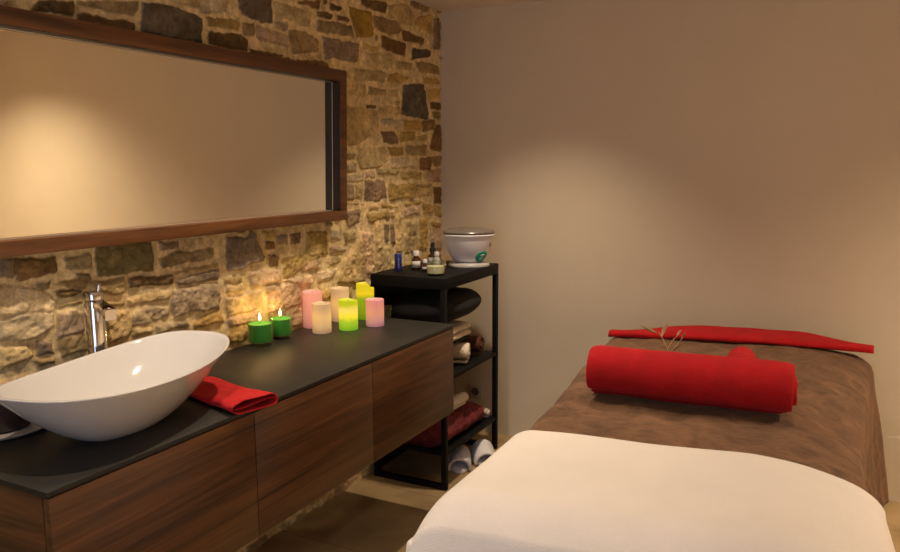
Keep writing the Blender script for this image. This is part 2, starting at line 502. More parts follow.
# rubble stone wall: a height field of individual stones bedded in mortar
STONES = '''D 2464,2049 2351,2070 2354,2030 2498,2013;B 2341,2072 2111,2115 2130,2065 2229,2060 2335,2059;D 2344,2034 2128,2040 2132,1999 2340,1997;S 2099,2111 1941,2120 1836,2105 1842,2013 2107,2009;T 2000,2155 1845,2185 1833,2139 1940,2134;G 1911,2166 1704,2202 1708,2144 1825,2127;S 1650,2223 1448,2262 1449,2150 1521,2142 1628,2154;O 1816,2115 1641,2122 1648,2092 1803,2086;B 1624,2121 1556,2132 1565,2082 1622,2077;P 1545,2127 1364,2116 1360,2068 1543,2074;D 1805,2064 1633,2076 1600,2062 1603,2016 1808,2018;B 1356,2137 1250,2149 1153,2121 1163,2073 1335,2051;T 1432,2234 1278,2238 1197,2228 1207,2176 1282,2168 1429,2180;G 1437,2156 1354,2165 1369,2135 1432,2133;D 1283,2269 1122,2299 1132,2260 1277,2258;D 1154,2248 1043,2254 1052,2231 1148,2228;D 1005,2256 910,2263 919,2240 998,2235;B 1148,2211 895,2230 872,2179 1158,2163;V 1116,2144 840,2152 860,2066 1112,2058;D 1591,2033 1394,2031 1396,1995 1588,1996;D 1388,2020 1091,2039 1078,1988 1384,1980;D 1049,2300 964,2298 988,2276 1057,2277;Y 907,2317 721,2314 707,2208 856,2177;D 798,2360 581,2391 583,2333 721,2333 807,2340;T 563,2380 393,2415 289,2373 311,2323 437,2313 555,2328;B 704,2307 477,2311 438,2262 577,2232 688,2253;D 624,2220 378,2221 400,2146 636,2165;D 427,2284 192,2268 204,2234 419,2235;O 289,2362 120,2407 110,2312 290,2326;B 330,2447 131,2442 155,2411 330,2417;V 85,2386 26,2406 16,2232 88,2234;S 314,2203 112,2214 136,2179 337,2144;T 764,2120 541,2144 483,2111 563,2067 775,2062;O 797,2158 664,2162 673,2141 798,2134;T 473,2112 316,2125 339,2086 474,2077;B 283,2134 42,2146 18,2093 252,2085;T 878,2037 602,2048 594,1999 872,1982;O 583,2035 464,2057 361,2037 446,2003 575,2006;T 931,1954 770,1968 781,1910 917,1909;B 752,1960 586,1961 596,1935 753,1927;T 576,1961 467,1976 488,1933 577,1931;S 425,1995 264,2020 219,2024 142,1862 166,1833 450,1849;O 207,2063 19,2065 19,2043 196,2032;O 163,1997 19,2015 20,1964 140,1955;D 129,1934 -4,1938 -4,1898 118,1896;B 106,1875 -16,1888 -15,1842 95,1848;T 616,1899 458,1915 469,1899 607,1889;D 782,1872 692,1874 692,1864 783,1858;T 664,1871 459,1890 460,1848 665,1841;T 960,1860 684,1845 687,1747 850,1683 960,1676;G 648,1817 430,1819 431,1788 630,1784;O 420,1814 257,1828 247,1774 411,1768;B 224,1824 71,1838 72,1781 225,1770;V 650,1748 514,1753 485,1697 614,1694;O 463,1755 314,1761 315,1713 454,1709;T 293,1735 167,1755 168,1722 271,1714;D 59,1810 -2,1813 0,1658 134,1673 121,1718;T 851,1659 605,1674 587,1608 675,1568 838,1564 871,1607;B 961,1643 878,1640 887,1611 962,1611;G 963,1592 880,1592 882,1550 957,1550;O 585,1675 434,1678 435,1636 557,1634;B 402,1684 180,1694 181,1639 393,1636;G 567,1619 284,1621 297,1567 549,1568;D 251,1622 135,1628 148,1555 252,1561;B 122,1634 0,1629 1,1577 99,1583;T 703,1563 489,1562 500,1536 695,1538;O 469,1546 229,1544 242,1506 459,1509;P 183,1555 1,1566 2,1484 173,1488;G 966,1536 813,1539 823,1505 959,1503;P 803,1549 713,1548 714,1518 796,1520;G 959,1494 901,1493 904,1416 963,1418;T 892,1492 832,1491 835,1413 887,1420;V 805,1505 630,1507 603,1414 700,1403 809,1407;O 582,1486 310,1480 323,1403 584,1403;B 299,1479 113,1475 114,1458 299,1463;T 288,1452 102,1452 115,1407 289,1408;D 102,1452 3,1455 -9,1361 91,1360;O 91,1348 -8,1344 5,1279 80,1290;O 963,1404 809,1392 819,1383 964,1395;T 783,1381 691,1392 682,1361 775,1361;O 662,1386 464,1366 474,1356 654,1365;O 802,1343 596,1347 577,1314 777,1301;T 566,1340 526,1343 527,1306 557,1313;P 443,1360 256,1356 269,1312 423,1310;O 233,1372 115,1355 116,1315 211,1309;O 431,1386 356,1383 357,1366 432,1370;O 323,1387 244,1384 245,1367 324,1370;T 731,1298 685,1295 651,1148 708,1154;V 637,1282 598,1279 601,1185 630,1188;V 578,1278 538,1270 531,1163 571,1177;T 515,1363 453,1360 460,1118 522,1125;T 413,1288 370,1291 374,1098 428,1104;T 348,1273 292,1269 305,1192 350,1196;O 258,1284 165,1289 180,1101 273,1110;P 142,1224 6,1220 -5,1082 144,1097;T 361,1186 283,1179 285,1100 363,1108;O 129,1264 -20,1242 -20,1218 118,1234;T 860,1228 835,1192 833,1006 1061,1028 1000,1126;P 841,1256 752,1244 746,1158 742,1014 815,1014 827,1166;T 717,1175 651,1169 655,1034 722,1027;T 641,1163 592,1158 586,1036 645,1033;G 1105,1282 1010,1279 1020,1233 1099,1240;T 1002,1269 893,1270 904,1222 988,1220;P 1116,1209 981,1196 990,1168 1110,1176;T 1133,1160 999,1159 1041,1130 1128,1113;G 1219,1105 1058,1095 1084,1060 1214,1059;P 1336,1182 1193,1171 1196,1116 1325,1119;O 1281,1291 1128,1284 1133,1173 1280,1185;V 990,1363 855,1365 857,1307 960,1290;D 2609,1316 2474,1307 2481,1263 2542,1264 2597,1257 2607,1276;V 2649,1323 2612,1319 2614,1265 2654,1271;B 2448,1307 2358,1307 2358,1263 2445,1267;L 2335,1330 2120,1326 2119,1227 2336,1234 2349,1287;B 2412,1248 2367,1245 2365,1222 2407,1234;B 2550,1242 2500,1241 2508,1221 2542,1223;D 2489,1209 2430,1206 2393,1188 2428,1184 2485,1190;B 2497,1232 2414,1232 2366,1219 2389,1194 2436,1211;G 2737,1257 2656,1251 2554,1231 2509,1206 2490,1167 2492,1146 2664,1159 2746,1163;B 2480,1165 2399,1167 2403,1158 2481,1153;B 2380,1218 2242,1222 2243,1165 2330,1169;G 2665,1148 2606,1157 2498,1147 2499,1104 2574,1083 2671,1086;V 2559,1071 2510,1057 2510,1020 2557,1025;T 2673,1072 2600,1064 2570,1022 2678,1010;B 2571,1016 2511,1008 2509,992 2560,989;P 2486,1138 2398,1132 2400,1072 2489,1065;T 2489,1065 2403,1073 2398,1004 2488,1003;V 2091,1317 2002,1316 2004,1288 2079,1292;B 2091,1261 2027,1276 1845,1272 1832,1248 1913,1234 2075,1232;D 2223,1210 2042,1203 2040,1167 2218,1175;B 2041,1210 1814,1212 1815,1196 2029,1201;V 2035,1180 1815,1189 1818,1151 2014,1156;B 2328,1149 2241,1142 2246,1126 2326,1133;T 2229,1140 2060,1145 2057,1119 2149,1113 2231,1120;G 2221,1091 2150,1103 2064,1088 2067,1056 2175,1045 2220,1050;P 2047,1143 1819,1139 1815,1042 1975,1051 2040,1048 2055,1094;T 2217,1036 2143,1032 2144,1011 2215,1015;G 2126,1032 1986,1027 1978,1003 2124,1003;O 1963,1012 1825,1040 1797,984 1955,988;T 2323,1122 2232,1107 2226,1027 2325,1008;V 1765,1310 1699,1308 1661,1297 1642,1320 1608,1313 1566,1220 1568,1191 1650,1192 1680,1172 1763,1178 1775,1242;B 1791,1155 1687,1149 1695,1122 1787,1131;T 1783,1119 1689,1121 1691,1089 1779,1095;P 1653,1156 1471,1150 1461,1098 1645,1095;V 1475,1294 1404,1292 1406,1250 1477,1256;V 1391,1287 1316,1290 1332,1247 1387,1248;D 1545,1271 1489,1266 1491,1233 1547,1238;D 1536,1212 1474,1205 1476,1163 1533,1166;O 1449,1194 1192,1202 1194,1166 1374,1112 1441,1108;O 1572,1318 1486,1311 1495,1275 1550,1280;B 1910,1275 1830,1270 1838,1237 1908,1237;T 1791,1077 1581,1069 1573,1001 1786,998;P 1556,1086 1342,1077 1333,973 1415,974 1544,979;G 1480,993 1326,972 1324,882 1420,887;P 1780,997 1592,987 1595,946 1777,965;P 1454,1097 1256,1097 1250,1060 1343,1059'''
PAL = {'S': (0.135, 0.114, 0.078), 'L': (0.216, 0.173, 0.068), 'V': (0.3, 0.215, 0.135), 'D': (0.197, 0.12, 0.047), 'B': (0.356, 0.26, 0.121), 'O': (0.454, 0.316, 0.106), 'Y': (0.396, 0.244, 0.047), 'T': (0.593, 0.451, 0.217), 'G': (0.529, 0.44, 0.275), 'P': (0.626, 0.455, 0.275)}
MORTAR = np.array((0.76, 0.61, 0.33))


def vnoise(x, y, seed):
    r = np.random.RandomState(seed).rand(256, 256)
    xi, yi = np.floor(x).astype(int), np.floor(y).astype(int)
    fx, fy = x - xi, y - yi
    fx, fy = fx * fx * (3 - 2 * fx), fy * fy * (3 - 2 * fy)
    g = lambda a, c: r[(xi + a) & 255, (yi + c) & 255]
    return (g(0, 0) * (1 - fx) + g(1, 0) * fx) * (1 - fy) + (g(0, 1) * (1 - fx) + g(1, 1) * fx) * fy


def poly_sdf(px, py, poly):
    """positive inside"""
    d = np.full(px.shape, 1e9)
    ins = np.zeros(px.shape, bool)
    n = len(poly)
    for i in range(n):
        (ax, ay), (bx, by) = poly[i], poly[(i + 1) % n]
        ex, ey = bx - ax, by - ay
        t = np.clip(((px - ax) * ex + (py - ay) * ey) / (ex * ex + ey * ey + 1e-12), 0, 1)
        d = np.minimum(d, np.hypot(px - ax - t * ex, py - ay - t * ey))
        c = ((ay > py) != (by > py))
        with np.errstate(divide='ignore', invalid='ignore'):
            xx = ax + (py - ay) / (by - ay if by != ay else 1e-9) * ex
        ins ^= c & (px < xx)
    return np.where(ins, d, -d)


def stone_wall():
    ys = np.concatenate([np.arange(YF - 0.02, -3.0, 0.016), np.arange(-3.0, 0.0001, 0.004)])
    zs = np.linspace(0.0, H, 600)
    ys[-1] = 0.0
    Y, Z = np.meshgrid(ys, zs, indexing='ij')
    wy = Y + 0.010 * (vnoise(Y * 22 + 40, Z * 22 + 9, 1) - 0.5) + 0.007 * (vnoise(Y * 70 + 11, Z * 70 + 30, 2) - 0.5)
    wz = Z + 0.010 * (vnoise(Y * 22 + 90, Z * 22 + 55, 3) - 0.5) + 0.007 * (vnoise(Y * 70 + 77, Z * 70 + 12, 4) - 0.5)
    sd = np.full(Y.shape, -1.0)
    sid = np.full(Y.shape, -1, int)
    info = []

    def put(poly, key):
        p = np.array(poly)
        i0, i1 = np.searchsorted(ys, [p[:, 0].min() - 0.03, p[:, 0].max() + 0.03])
        j0, j1 = np.searchsorted(zs, [p[:, 1].min() - 0.03, p[:, 1].max() + 0.03])
        if i1 - i0 < 2 or j1 - j0 < 2:
            return
        s = poly_sdf(wy[i0:i1, j0:j1], wz[i0:i1, j0:j1], poly)
        sub = sd[i0:i1, j0:j1]
        upd = s > sub
        sub[upd] = s[upd]
        sid[i0:i1, j0:j1][upd] = len(info)
        info.append(key)

    for s in STONES.split(';'):
        k, *pts = s.split()
        poly = [(int(a) / 1000, int(c) / 1000) for a, c in (p.split(',') for p in pts)]
        poly = [(-a if a > 0 else a, c) for a, c in poly]
        cy, cz = sum(p[0] for p in poly) / len(poly), sum(p[1] for p in poly) / len(poly)
        # grow a little so that joints stay about a centimetre wide
        poly = [(p[0] + 0.003 * (1 if p[0] > cy else -1), p[1] + 0.003 * (1 if p[1] > cz else -1)) for p in poly]
        put(poly, k)
    r = random.Random(3)
    keys = 'TTTTTGGGPPPOOOBBVD'
    for (w0, w1, h0, h1, tries) in ((0.16, 0.34, 0.07, 0.15, 2500), (0.09, 0.2, 0.045, 0.1, 6000), (0.05, 0.12, 0.03, 0.06, 9000), (0.03, 0.06, 0.018, 0.035, 9000)):
        for _ in range(tries):
            ww, hh = r.uniform(w0, w1), r.uniform(h0, h1)
            y0, z0 = r.uniform(YF - 0.05, 0.0), r.uniform(-0.03, H)
            i0, i1 = np.searchsorted(ys, [y0 - 0.011, y0 + ww + 0.011])
            j0, j1 = np.searchsorted(zs, [z0 - 0.011, z0 + hh + 0.011])
            if i1 - i0 < 2 or j1 - j0 < 2:
                continue
            if (sd[i0:i1, j0:j1] > 0).any():
                continue
            c = min(ww, hh) * 0.22
            j = lambda: r.uniform(0.1, 1.0) * c
            poly = [(y0 + j(), z0), (y0 + ww - j(), z0 + r.uniform(0, .3) * c), (y0 + ww, z0 + j()), (y0 + ww - r.uniform(0, .5) * c, z0 + hh - j()),
                    (y0 + ww - j(), z0 + hh), (y0 + j(), z0 + hh - r.uniform(0, .4) * c), (y0, z0 + hh - j()), (y0 + r.uniform(0, .5) * c, z0 + j())]
            put(poly, r.choice(keys))
    n = len(info)
    rs = np.random.RandomState(5)
    tint = rs.uniform(0.82, 1.2, n)
    hue = rs.uniform(-0.06, 0.06, n)
    prot = rs.uniform(0.008, 0.016, n)
    tilt_y, tilt_z = rs.uniform(-0.05, 0.05, n), rs.uniform(-0.06, 0.06, n)
    cols = np.array([PAL[k] for k in info]) * tint[:, None]
    cols[:, 0] *= 1 + hue
    cols[:, 2] *= 1 - hue
    cy = np.array([Y[sid == k].mean() if (sid == k).any() else 0 for k in range(n)])
    cz = np.array([Z[sid == k].mean() if (sid == k).any() else 0 for k in range(n)])
    ok = sid >= 0
    k = np.where(ok, sid, 0)
    prof = np.clip(sd / 0.011, 0, 1)
    prof = prof * prof * (3 - 2 * prof)
    rough = 0.010 * (vnoise(Y * 30 + 5, Z * 36 + 8, 6) - 0.5) + 0.007 * (vnoise(Y * 75 + 5, Z * 85 + 8, 7) - 0.5) + 0.0035 * (vnoise(Y * 170 + 5, Z * 170 + 8, 17) - 0.5)
    face = prot[k] + rough + tilt_y[k] * (Y - cy[k]) + tilt_z[k] * (Z - cz[k])
    face = np.clip(face, 0.001, 0.022)
    X = -0.012 + prof * face + 0.004 * (vnoise(Y * 45, Z * 45, 8) - 0.5)
    msk = np.clip((sd + 0.0005) / 0.004, 0, 1)[..., None] * ok[..., None]
    mort = MORTAR * (0.85 + 0.3 * vnoise(Y * 20, Z * 20, 9))[..., None]
    sc = cols[k] * (0.72 + 0.56 * vnoise(Y * 14 + 3, Z * 18 + 3, 10))[..., None]
    col = mort * (1 - msk) + sc * msk
    nu, nv = Y.shape
    verts = np.stack([X, Y, Z], -1).reshape(-1, 3)
    idx = np.arange(nu * nv).reshape(nu, nv)
    faces = np.stack([idx[:-1, :-1], idx[1:, :-1], idx[1:, 1:], idx[:-1, 1:]], -1).reshape(-1, 4)
    # body of the wall behind the face
    nb = len(verts)
    y0, y1 = YF - 0.02, 0.0
    back = np.array([(-0.25, y0, 0), (-0.25, y1, 0), (-0.25, y1, H), (-0.25, y0, H), (-0.022, y0, 0), (-0.022, y1, 0), (-0.022, y1, H), (-0.022, y0, H)])
    bf = np.array([(0, 1, 2, 3), (0, 4, 5, 1), (1, 5, 6, 2), (2, 6, 7, 3), (3, 7, 4, 0), (4, 7, 6, 5)]) + nb
    me = bpy.data.meshes.new('wall_left')
    verts = np.concatenate([verts, back])
    faces = np.concatenate([faces, bf])
    me.vertices.add(len(verts))
    me.vertices.foreach_set('co', verts.astype(np.float32).ravel())
    me.loops.add(faces.size)
    me.loops.foreach_set('vertex_index', faces.astype(np.int32).ravel())
    me.polygons.add(len(faces))
    me.polygons.foreach_set('loop_start', np.arange(0, faces.size, 4, dtype=np.int32))
    me.update(calc_edges=True)
    me.validate()
    at_ = me.color_attributes.new('stone_colour', 'FLOAT_COLOR', 'POINT')
    cc = np.ones((len(verts), 4), np.float32)
    cc[:nb, :3] = col.reshape(-1, 3)
    cc[nb:, :3] = MORTAR
    at_.data.foreach_set('color', cc.ravel())
    me.materials.append(M['rubble'])
    me.shade_smooth()
    o = bpy.data.objects.new('wall_left', me)
    COL.objects.link(o)
    o['kind'] = 'structure'


stone_wall()

# ---------------------------------------------------------------- wall mirror
MY1, MY0, MT, MBZ, MP, GX = -1.078, -3.05, 1.9975, 1.336, 0.07, 0.027
t = thing('wall_mirror', 'long horizontal wall mirror in a reddish wooden frame on the stone wall above the basin', 'mirror', (0.0, (MY0 + MY1) / 2, MBZ))
t.rotation_euler = (0, math.radians(1.6), 0)   # hangs leaning slightly forward
yo, zo = (MY0 + MY1) / 2, MBZ
fw_ = 0.048
fr = MB()
fr.box(-0.01, MP, MY0 - yo, MY1 - yo, MT - fw_ - zo, MT - zo, 0.002).box(-0.01, MP, MY0 - yo, MY1 - yo, 0, fw_ * 0.9, 0.002)
fr.box(-0.01, MP, MY1 - fw_ - yo, MY1 - yo, fw_ * 0.9, MT - fw_ - zo, 0.001).box(-0.01, MP, MY0 - yo, MY0 + fw_ - yo, fw_ * 0.9, MT - fw_ - zo, 0.001)
fr.build('frame', M['mirror_wood'], t)
MB().box(GX - 0.006, GX, MY0 + 0.03 - yo, MY1 - 0.03 - yo, 0.03, MT - 0.03 - zo).build('mirror_glass', M['mirror_glass'], t)
ln_ = MB()
yi0, yi1, zi0, zi1 = MY0 + fw_ - yo, MY1 - fw_ - yo, fw_ * 0.9, MT - fw_ - zo
ln_.box(GX, MP - 0.004, yi1 - 0.0015, yi1 + 0.001, zi0, zi1).box(GX, MP - 0.004, yi0 - 0.001, yi0 + 0.0015, zi0, zi1).box(GX, MP - 0.004, yi0, yi1, zi1 - 0.0015, zi1 + 0.001)
ln_.build('inner_shade', M['frame_shade'], t)  # dark strips standing in for the shade on the frame's inner faces
bv = MB()
bv.box(GX, GX + 0.001, yi1 - 0.0045, yi1 - 0.0015, zi0, zi1).box(GX, GX + 0.001, yi0, yi1, zi0, zi0 + 0.003).box(GX, GX + 0.001, yi0, yi1, zi1 - 0.006, zi1 - 0.0025)
bv.build('glass_bevel', M['mirror_bevel'], t)

# ---------------------------------------------------------------- floating vanity and worktop
CA, CY0, CY1, CH, CB = 0.577, -2.951, -1.0035, 0.877, 0.473
TOPT = 0.014
t = thing('vanity_cabinet', 'long walnut vanity cabinet floating on the stone wall below the mirror', 'cabinet', (0.0, (CY0 + CY1) / 2, CB))
yo = (CY0 + CY1) / 2
hh = CH - TOPT - CB
body = MB().box(0.012, CA - 0.022, CY0 - yo, CY1 - yo, 0.0, hh, 0.001)
body.build('carcass', M['walnut_end'], t)
seams = [CY0, -2.2987, -1.665, CY1]
for a, c in zip(seams[:-1], seams[1:]):
    o = MB().box(CA - 0.020, CA, a + 0.0015 - yo, c - 0.0015 - yo, 0.0, hh - 0.003, 0.001).build('drawer', M['walnut'], t)
o = MB().box(0.012, CA + 0.001, CY0 - 0.002, CY1 + 0.002, CH - TOPT, CH, 0.0015).build('worktop', M['slate_top'])
tag(o, 'dark slate worktop lying on the walnut vanity', 'worktop')

# ---------------------------------------------------------------- vessel basin
BC = (0.358, -2.557)
t = thing('vessel_basin', 'white oval ceramic basin standing on the dark worktop under the mirror', 'basin', (BC[0], BC[1], CH), 0.219)
A, Bx = 0.373, 0.205
HB = 0.153
outer = [(0.40, 0.0), (0.425, 0.003), (0.50, 0.016), (0.60, 0.038), (0.71, 0.066), (0.81, 0.094), (0.90, 0.122), (0.965, 0.142), (0.992, 0.1505), (1.0, HB)]
inner = [(0.995, HB + 0.0015), (0.975, HB + 0.001), (0.955, HB - 0.005), (0.90, 0.130), (0.80, 0.101), (0.66, 0.068), (0.50, 0.043), (0.32, 0.028), (0.15, 0.021), (0.03, 0.0195)]
mb = MB()
rings = []
for r, z in outer + inner:
    ring = []
    for k in range(120):
        a = 2 * math.pi * k / 120
        ca, sa = math.cos(a), math.sin(a)
        pw = lerp(1.0, 0.70, r)
        ring.append((Bx * r * math.copysign(abs(ca) ** pw, ca), A * r * sa, z + 0.024 * sa * sa * (z / HB) ** 1.5))
    rings.append(ring)
mb.loft(rings)
mb.build('bowl', M['ceramic'], t, angle=180)
MB().lathe([(0.0, 0.0195), (0.021, 0.0195), (0.023, 0.0225), (0.019, 0.0245), (0.0, 0.025)], n=32).build('drain', M['chrome'], t)

# ---------------------------------------------------------------- faucet
FX, FY = 0.046, -2.400
t = thing('basin_faucet', 'tall chrome mixer tap rising behind the white basin', 'faucet', (FX, FY, CH), math.radians(-14))
MB().lathe([(0.034, 0.0), (0.034, 0.006), (0.029, 0.008), (0.029, 0.292), (0.0285, 0.293)], n=40).build('column', M['chrome'], t)
MB().lathe([(0.0285, 0.2955), (0.030, 0.2965), (0.030, 0.318), (0.028, 0.321), (0.0, 0.3215)], n=40).build('cap', M['chrome'], t)
s = MB()
secs = [(0.0, 0.286, 0.016, 0.014), (0.03, 0.284, 0.016, 0.014), (0.07, 0.274, 0.0165, 0.015), (0.105, 0.262, 0.018, 0.017), (0.108, 0.2605, 0.017, 0.016)]
rings = []
for x, z, hw, hz in secs:
    rings.append([(x, sy * hw, z + sz * hz) for sy, sz in ((-1, -.8), (-.8, -1), (.8, -1), (1, -.8), (1, .8), (.8, 1), (-.8, 1), (-1, .8))])
s.loft(rings)
s.build('spout', M['chrome'], t)
MB().tube([(0.006, 0.010, 0.312), (0.006, 0.012, 0.325), (0.007, 0.014, 0.340)], [0.006, 0.0055, 0.005], 12).build('lever', M['chrome'], t)

# ---------------------------------------------------------------- dark pot on a pale saucer behind the basin
t = thing('round_pot', 'dark round pot on a pale saucer behind the left end of the basin', 'pot', (0.098, -2.745, CH))
MB().lathe([(0.066, 0.008), (0.074, 0.02), (0.080, 0.05), (0.082, 0.095), (0.079, 0.098), (0.075, 0.092), (0.070, 0.02), (0.0, 0.016)], n=48, cap1=False).build('pot', M['dark_pot'], t)
MB().lathe([(0.0, 0.0), (0.095, 0.0), (0.116, 0.006), (0.122, 0.012), (0.117, 0.012), (0.095, 0.007), (0.0, 0.006)], n=48).build('saucer', M['saucer'], t)

# ---------------------------------------------------------------- folded red cloth on the worktop edge
def folded_cloth():
    P0, P1 = Vector((0.255, -2.222, 0)), Vector((0.606, -2.322, 0))
    d = (P1 - P0)
    ln = d.length
    d.normalize()
    s_ = Vector((-d.y, d.x, 0))
    mb = MB()
    nu, nv = 40, 56
    rows = []
    for i in range(nu + 1):
        u = i / nu
        row = []
        hw = lerp(0.073, 0.074, u)
        th = lerp(0.020, 0.036, smooth(0.45, 1.0, u)) * lerp(0.9, 1.0, u)
        for j in range(nv):
            # flattened loop: lower layer, fold, upper layer; open on the near side
            a = 2 * math.pi * (j / nv)
            cx_ = math.copysign(abs(math.cos(a)) ** 0.45, math.cos(a))
            cz_ = math.copysign(abs(math.sin(a)) ** 0.75, math.sin(a))
            x = hw * cx_
            z = th * 0.5 * (1 + cz_)
            if math.sin(a) > 0:
                z += 0.006 * nz3(u * 5 + 3, cx_ * 2.2, 1.7) * (1 - abs(cx_) ** 4)
                z -= 0.007 * math.exp(-((u - 0.35) / 0.16) ** 2 - ((cx_ + 0.62) / 0.35) ** 2)
            x += 0.004 * nz3(u * 6, cz_ * 2, 4.2)
            p = P0 + d * (u * ln + 0.006 * nz3(cx_ * 2, cz_ * 2, 9)) + s_ * x
            row.append((p.x, p.y, CH + 0.0025 + max(0, z)))
        rows.append(row)
    mb.loft(rows, cap0=True, cap1=False)
    # second layer folded inside, seen through the open end
    rows = []
    for i in range(12):
        u = lerp(0.55, 0.985, i / 11)
        row = []
        for j in range(17):
            c_ = lerp(-0.86, 0.86, j / 16)
            x = 0.074 * c_
            z = lerp(0.004, 0.012, u) + 0.010 * u * (0.5 + 0.5 * math.sin(c_ * 2.4))
            p = P0 + d * (u * ln) + s_ * x
            row.append((p.x, p.y, CH + 0.003 + z))
        rows.append(row)
    mb.grid(rows)
    o = mb.build('folded_cloth', M['red_cloth'], angle=60, solid=0.0025)
    tag(o, 'bright red folded cloth on the worktop edge beside the white basin', 'cloth')


folded_cloth()

# ---------------------------------------------------------------- candles
def flame(parent, z, k=1.0):
    MB().lathe([(0.0008, 0.0), (0.0042 * k, 0.006), (0.0052 * k, 0.011), (0.0036 * k, 0.019), (0.0014 * k, 0.027), (0.0003, 0.031 * k)], (0, 0, z), 16).build('flame', M['flame'], parent)
    l = bpy.data.lights.new('candle_light', 'POINT')
    l.energy = 0.28
    l.color = (1.0, 0.56, 0.20)
    l.shadow_soft_size = 0.008
    o = bpy.data.objects.new('candle_light', l)
    COL.objects.link(o)
    o.parent = parent
    o.location = (0, 0, z + 0.034)


def jar_candle(loc, label, sc=1.0):
    t = thing('jar_candle', label, 'candle', loc, 0.3, 'burning green candles in glass cups')
    r, h = 0.0475 * sc, 0.098 * sc
    MB().lathe([(r * 0.88, 0.0), (r * 0.95, 0.002), (r, 0.014), (r, h - 0.001), (r - 0.0015, h), (r - 0.003, h - 0.001), (r - 0.003, 0.016), (r * 0.8, 0.012)], n=48).build('glass_cup', M['glass'], t)
    rw = r - 0.0045
    MB().lathe([(rw * 0.80, 0.0135), (rw * 0.97, 0.017), (rw, 0.024), (rw, h * 0.84), (rw * 0.9, h * 0.835), (0.0, h * 0.83)], n=48).build('wax', M['green_wax'], t)
    MB().tube([(0, 0, h * 0.84), (0.0006, 0, h * 0.9), (0.001, 0.0004, h * 0.955)], 0.0011, 8).build('wick', M['wick'], t)
    flame(t, h * 0.94)


jar_candle((0.066, -1.685, CH), 'burning green candle in a glass cup, nearer the white basin', 1.06)
jar_candle((0.058, -1.553, CH), 'burning green candle in a glass cup, second from the basin, beside the tall pink pillar', 1.0)


def pillar(loc, r, h, m_, label, notch=0.0, rot=0.0):
    o_ = thing('pillar_candle', label, 'candle', loc, rot, 'glowing flameless pillar candles on the worktop')
    n = 56
    rings = []
    for rr, z in ((r * 0.97, 0.0), (r, 0.002), (r, h * 0.2), (r, h * 0.4), (r, h * 0.6), (r, h * 0.8), (r, h), (r * 0.97, h + 0.001), (r * 0.86, h - 0.002), (r * 0.78, h - 0.012), (r * 0.4, h - 0.016), (0.004, h - 0.017)):
        ring = []
        for k in range(n):
            a = 2 * math.pi * k / n
            zz = z
            if z > h * 0.7:
                zz += 0.0025 * nz3(math.cos(a) * 1.5 + loc[0] * 50, math.sin(a) * 1.5, loc[1] * 30)
                zz -= notch * smooth(0.2, 0.75, math.cos(a - 0.75))
            ring.append((rr * math.cos(a), rr * math.sin(a), zz))
        rings.append(ring)
    MB().loft(rings).build('wax', M[m_], o_, angle=50)
    MB().tube([(0, 0, h - 0.02), (0, 0.001, h - 0.012 + 0.014)], 0.0012, 8).build('wick', M['wick'] if 'cream' not in m_ else M['cream_wax'], o_)


pillar((0.042, -1.318, CH), 0.0425, 0.157, 'wax_pink', 'tall pink pillar candle, the one against the stone wall')
pillar((0.145, -1.390, CH), 0.0405, 0.125, 'wax_cream', 'short cream pillar candle in front of the tall pink one')
pillar((0.070, -1.150, CH), 0.0410, 0.150, 'wax_cream', 'tall cream pillar candle behind the short lime one')
pillar((0.212, -1.290, CH), 0.0410, 0.130, 'wax_lime', 'short lime and yellow pillar candle, brightest of the group', 0.006)
pillar((0.150, -1.063, CH), 0.0410, 0.165, 'wax_green', 'tall green and yellow pillar candle with a notched top', 0.022)
pillar((0.272, -1.172, CH), 0.0405, 0.117, 'wax_pink_orange', 'short pink pillar candle next to the shelf unit')

o = MB().lathe([(0.017, 0.0), (0.020, 0.002), (0.028, 0.062), (0.0265, 0.062), (0.019, 0.006), (0.0, 0.005)], (0.245, -1.035, CH), 32, cap1=False).build('small_glass', M['glass'])
tag(o, 'small clear tapering glass at the far end of the worktop behind the short pink candle', 'glass')

# ---------------------------------------------------------------- black shelf unit
SX0, SX1, SY0, SY1, SH = 0.035, 0.449, -0.841, -0.206, 1.051
t = thing('shelf_unit', 'black metal shelf unit in the corner beside the vanity', 'shelf', (SX0, SY0, 0))
W_, D_ = SX1 - SX0, SY1 - SY0
MB().box(0, W_, 0, D_, SH - 0.055, SH, 0.002).build('top_board', M['black_metal'], t)
q = 0.026
for x in (0.0, W_ - q):
    for y in (0.0, D_ - q):
        MB().box(x, x + q, y, y + q, 0.0 if False else q, SH - 0.055, 0.0015).build('leg', M['black_metal'], t)
for y in (0.0, D_ - q):
    MB().box(0, W_, y, y + q, 0.0, q, 0.0015).build('foot_bar', M['black_metal'], t)
for z in (0.560, 0.190):
    MB().box(0.002, W_ - 0.002, q * 0.3, D_ - q * 0.3, z - 0.018, z, 0.001).build('shelf_board', M['black_metal'], t)
MB().box(0.0, 0.006, q, D_ - q, q, SH - 0.055).build('back_panel', M['black_metal'], t)

ZT = SH
# --- things on the top board
def label_band(r, z0, z1, m_, parent, a0=-2.3, a1=0.2, name='label'):
    n = 20
    rings = [[((r + 0.0006) * math.cos(lerp(a0, a1, k / n)), (r + 0.0006) * math.sin(lerp(a0, a1, k / n)), z) for k in range(n + 1)] for z in (z0, z1)]
    return MB().grid(rings).build(name, M[m_], parent, solid=0.0004, offset=0)


CAMA = math.atan2(-3.92 + 0.6, 2.06 - 0.2)    # heading of the room's open side seen from the shelf

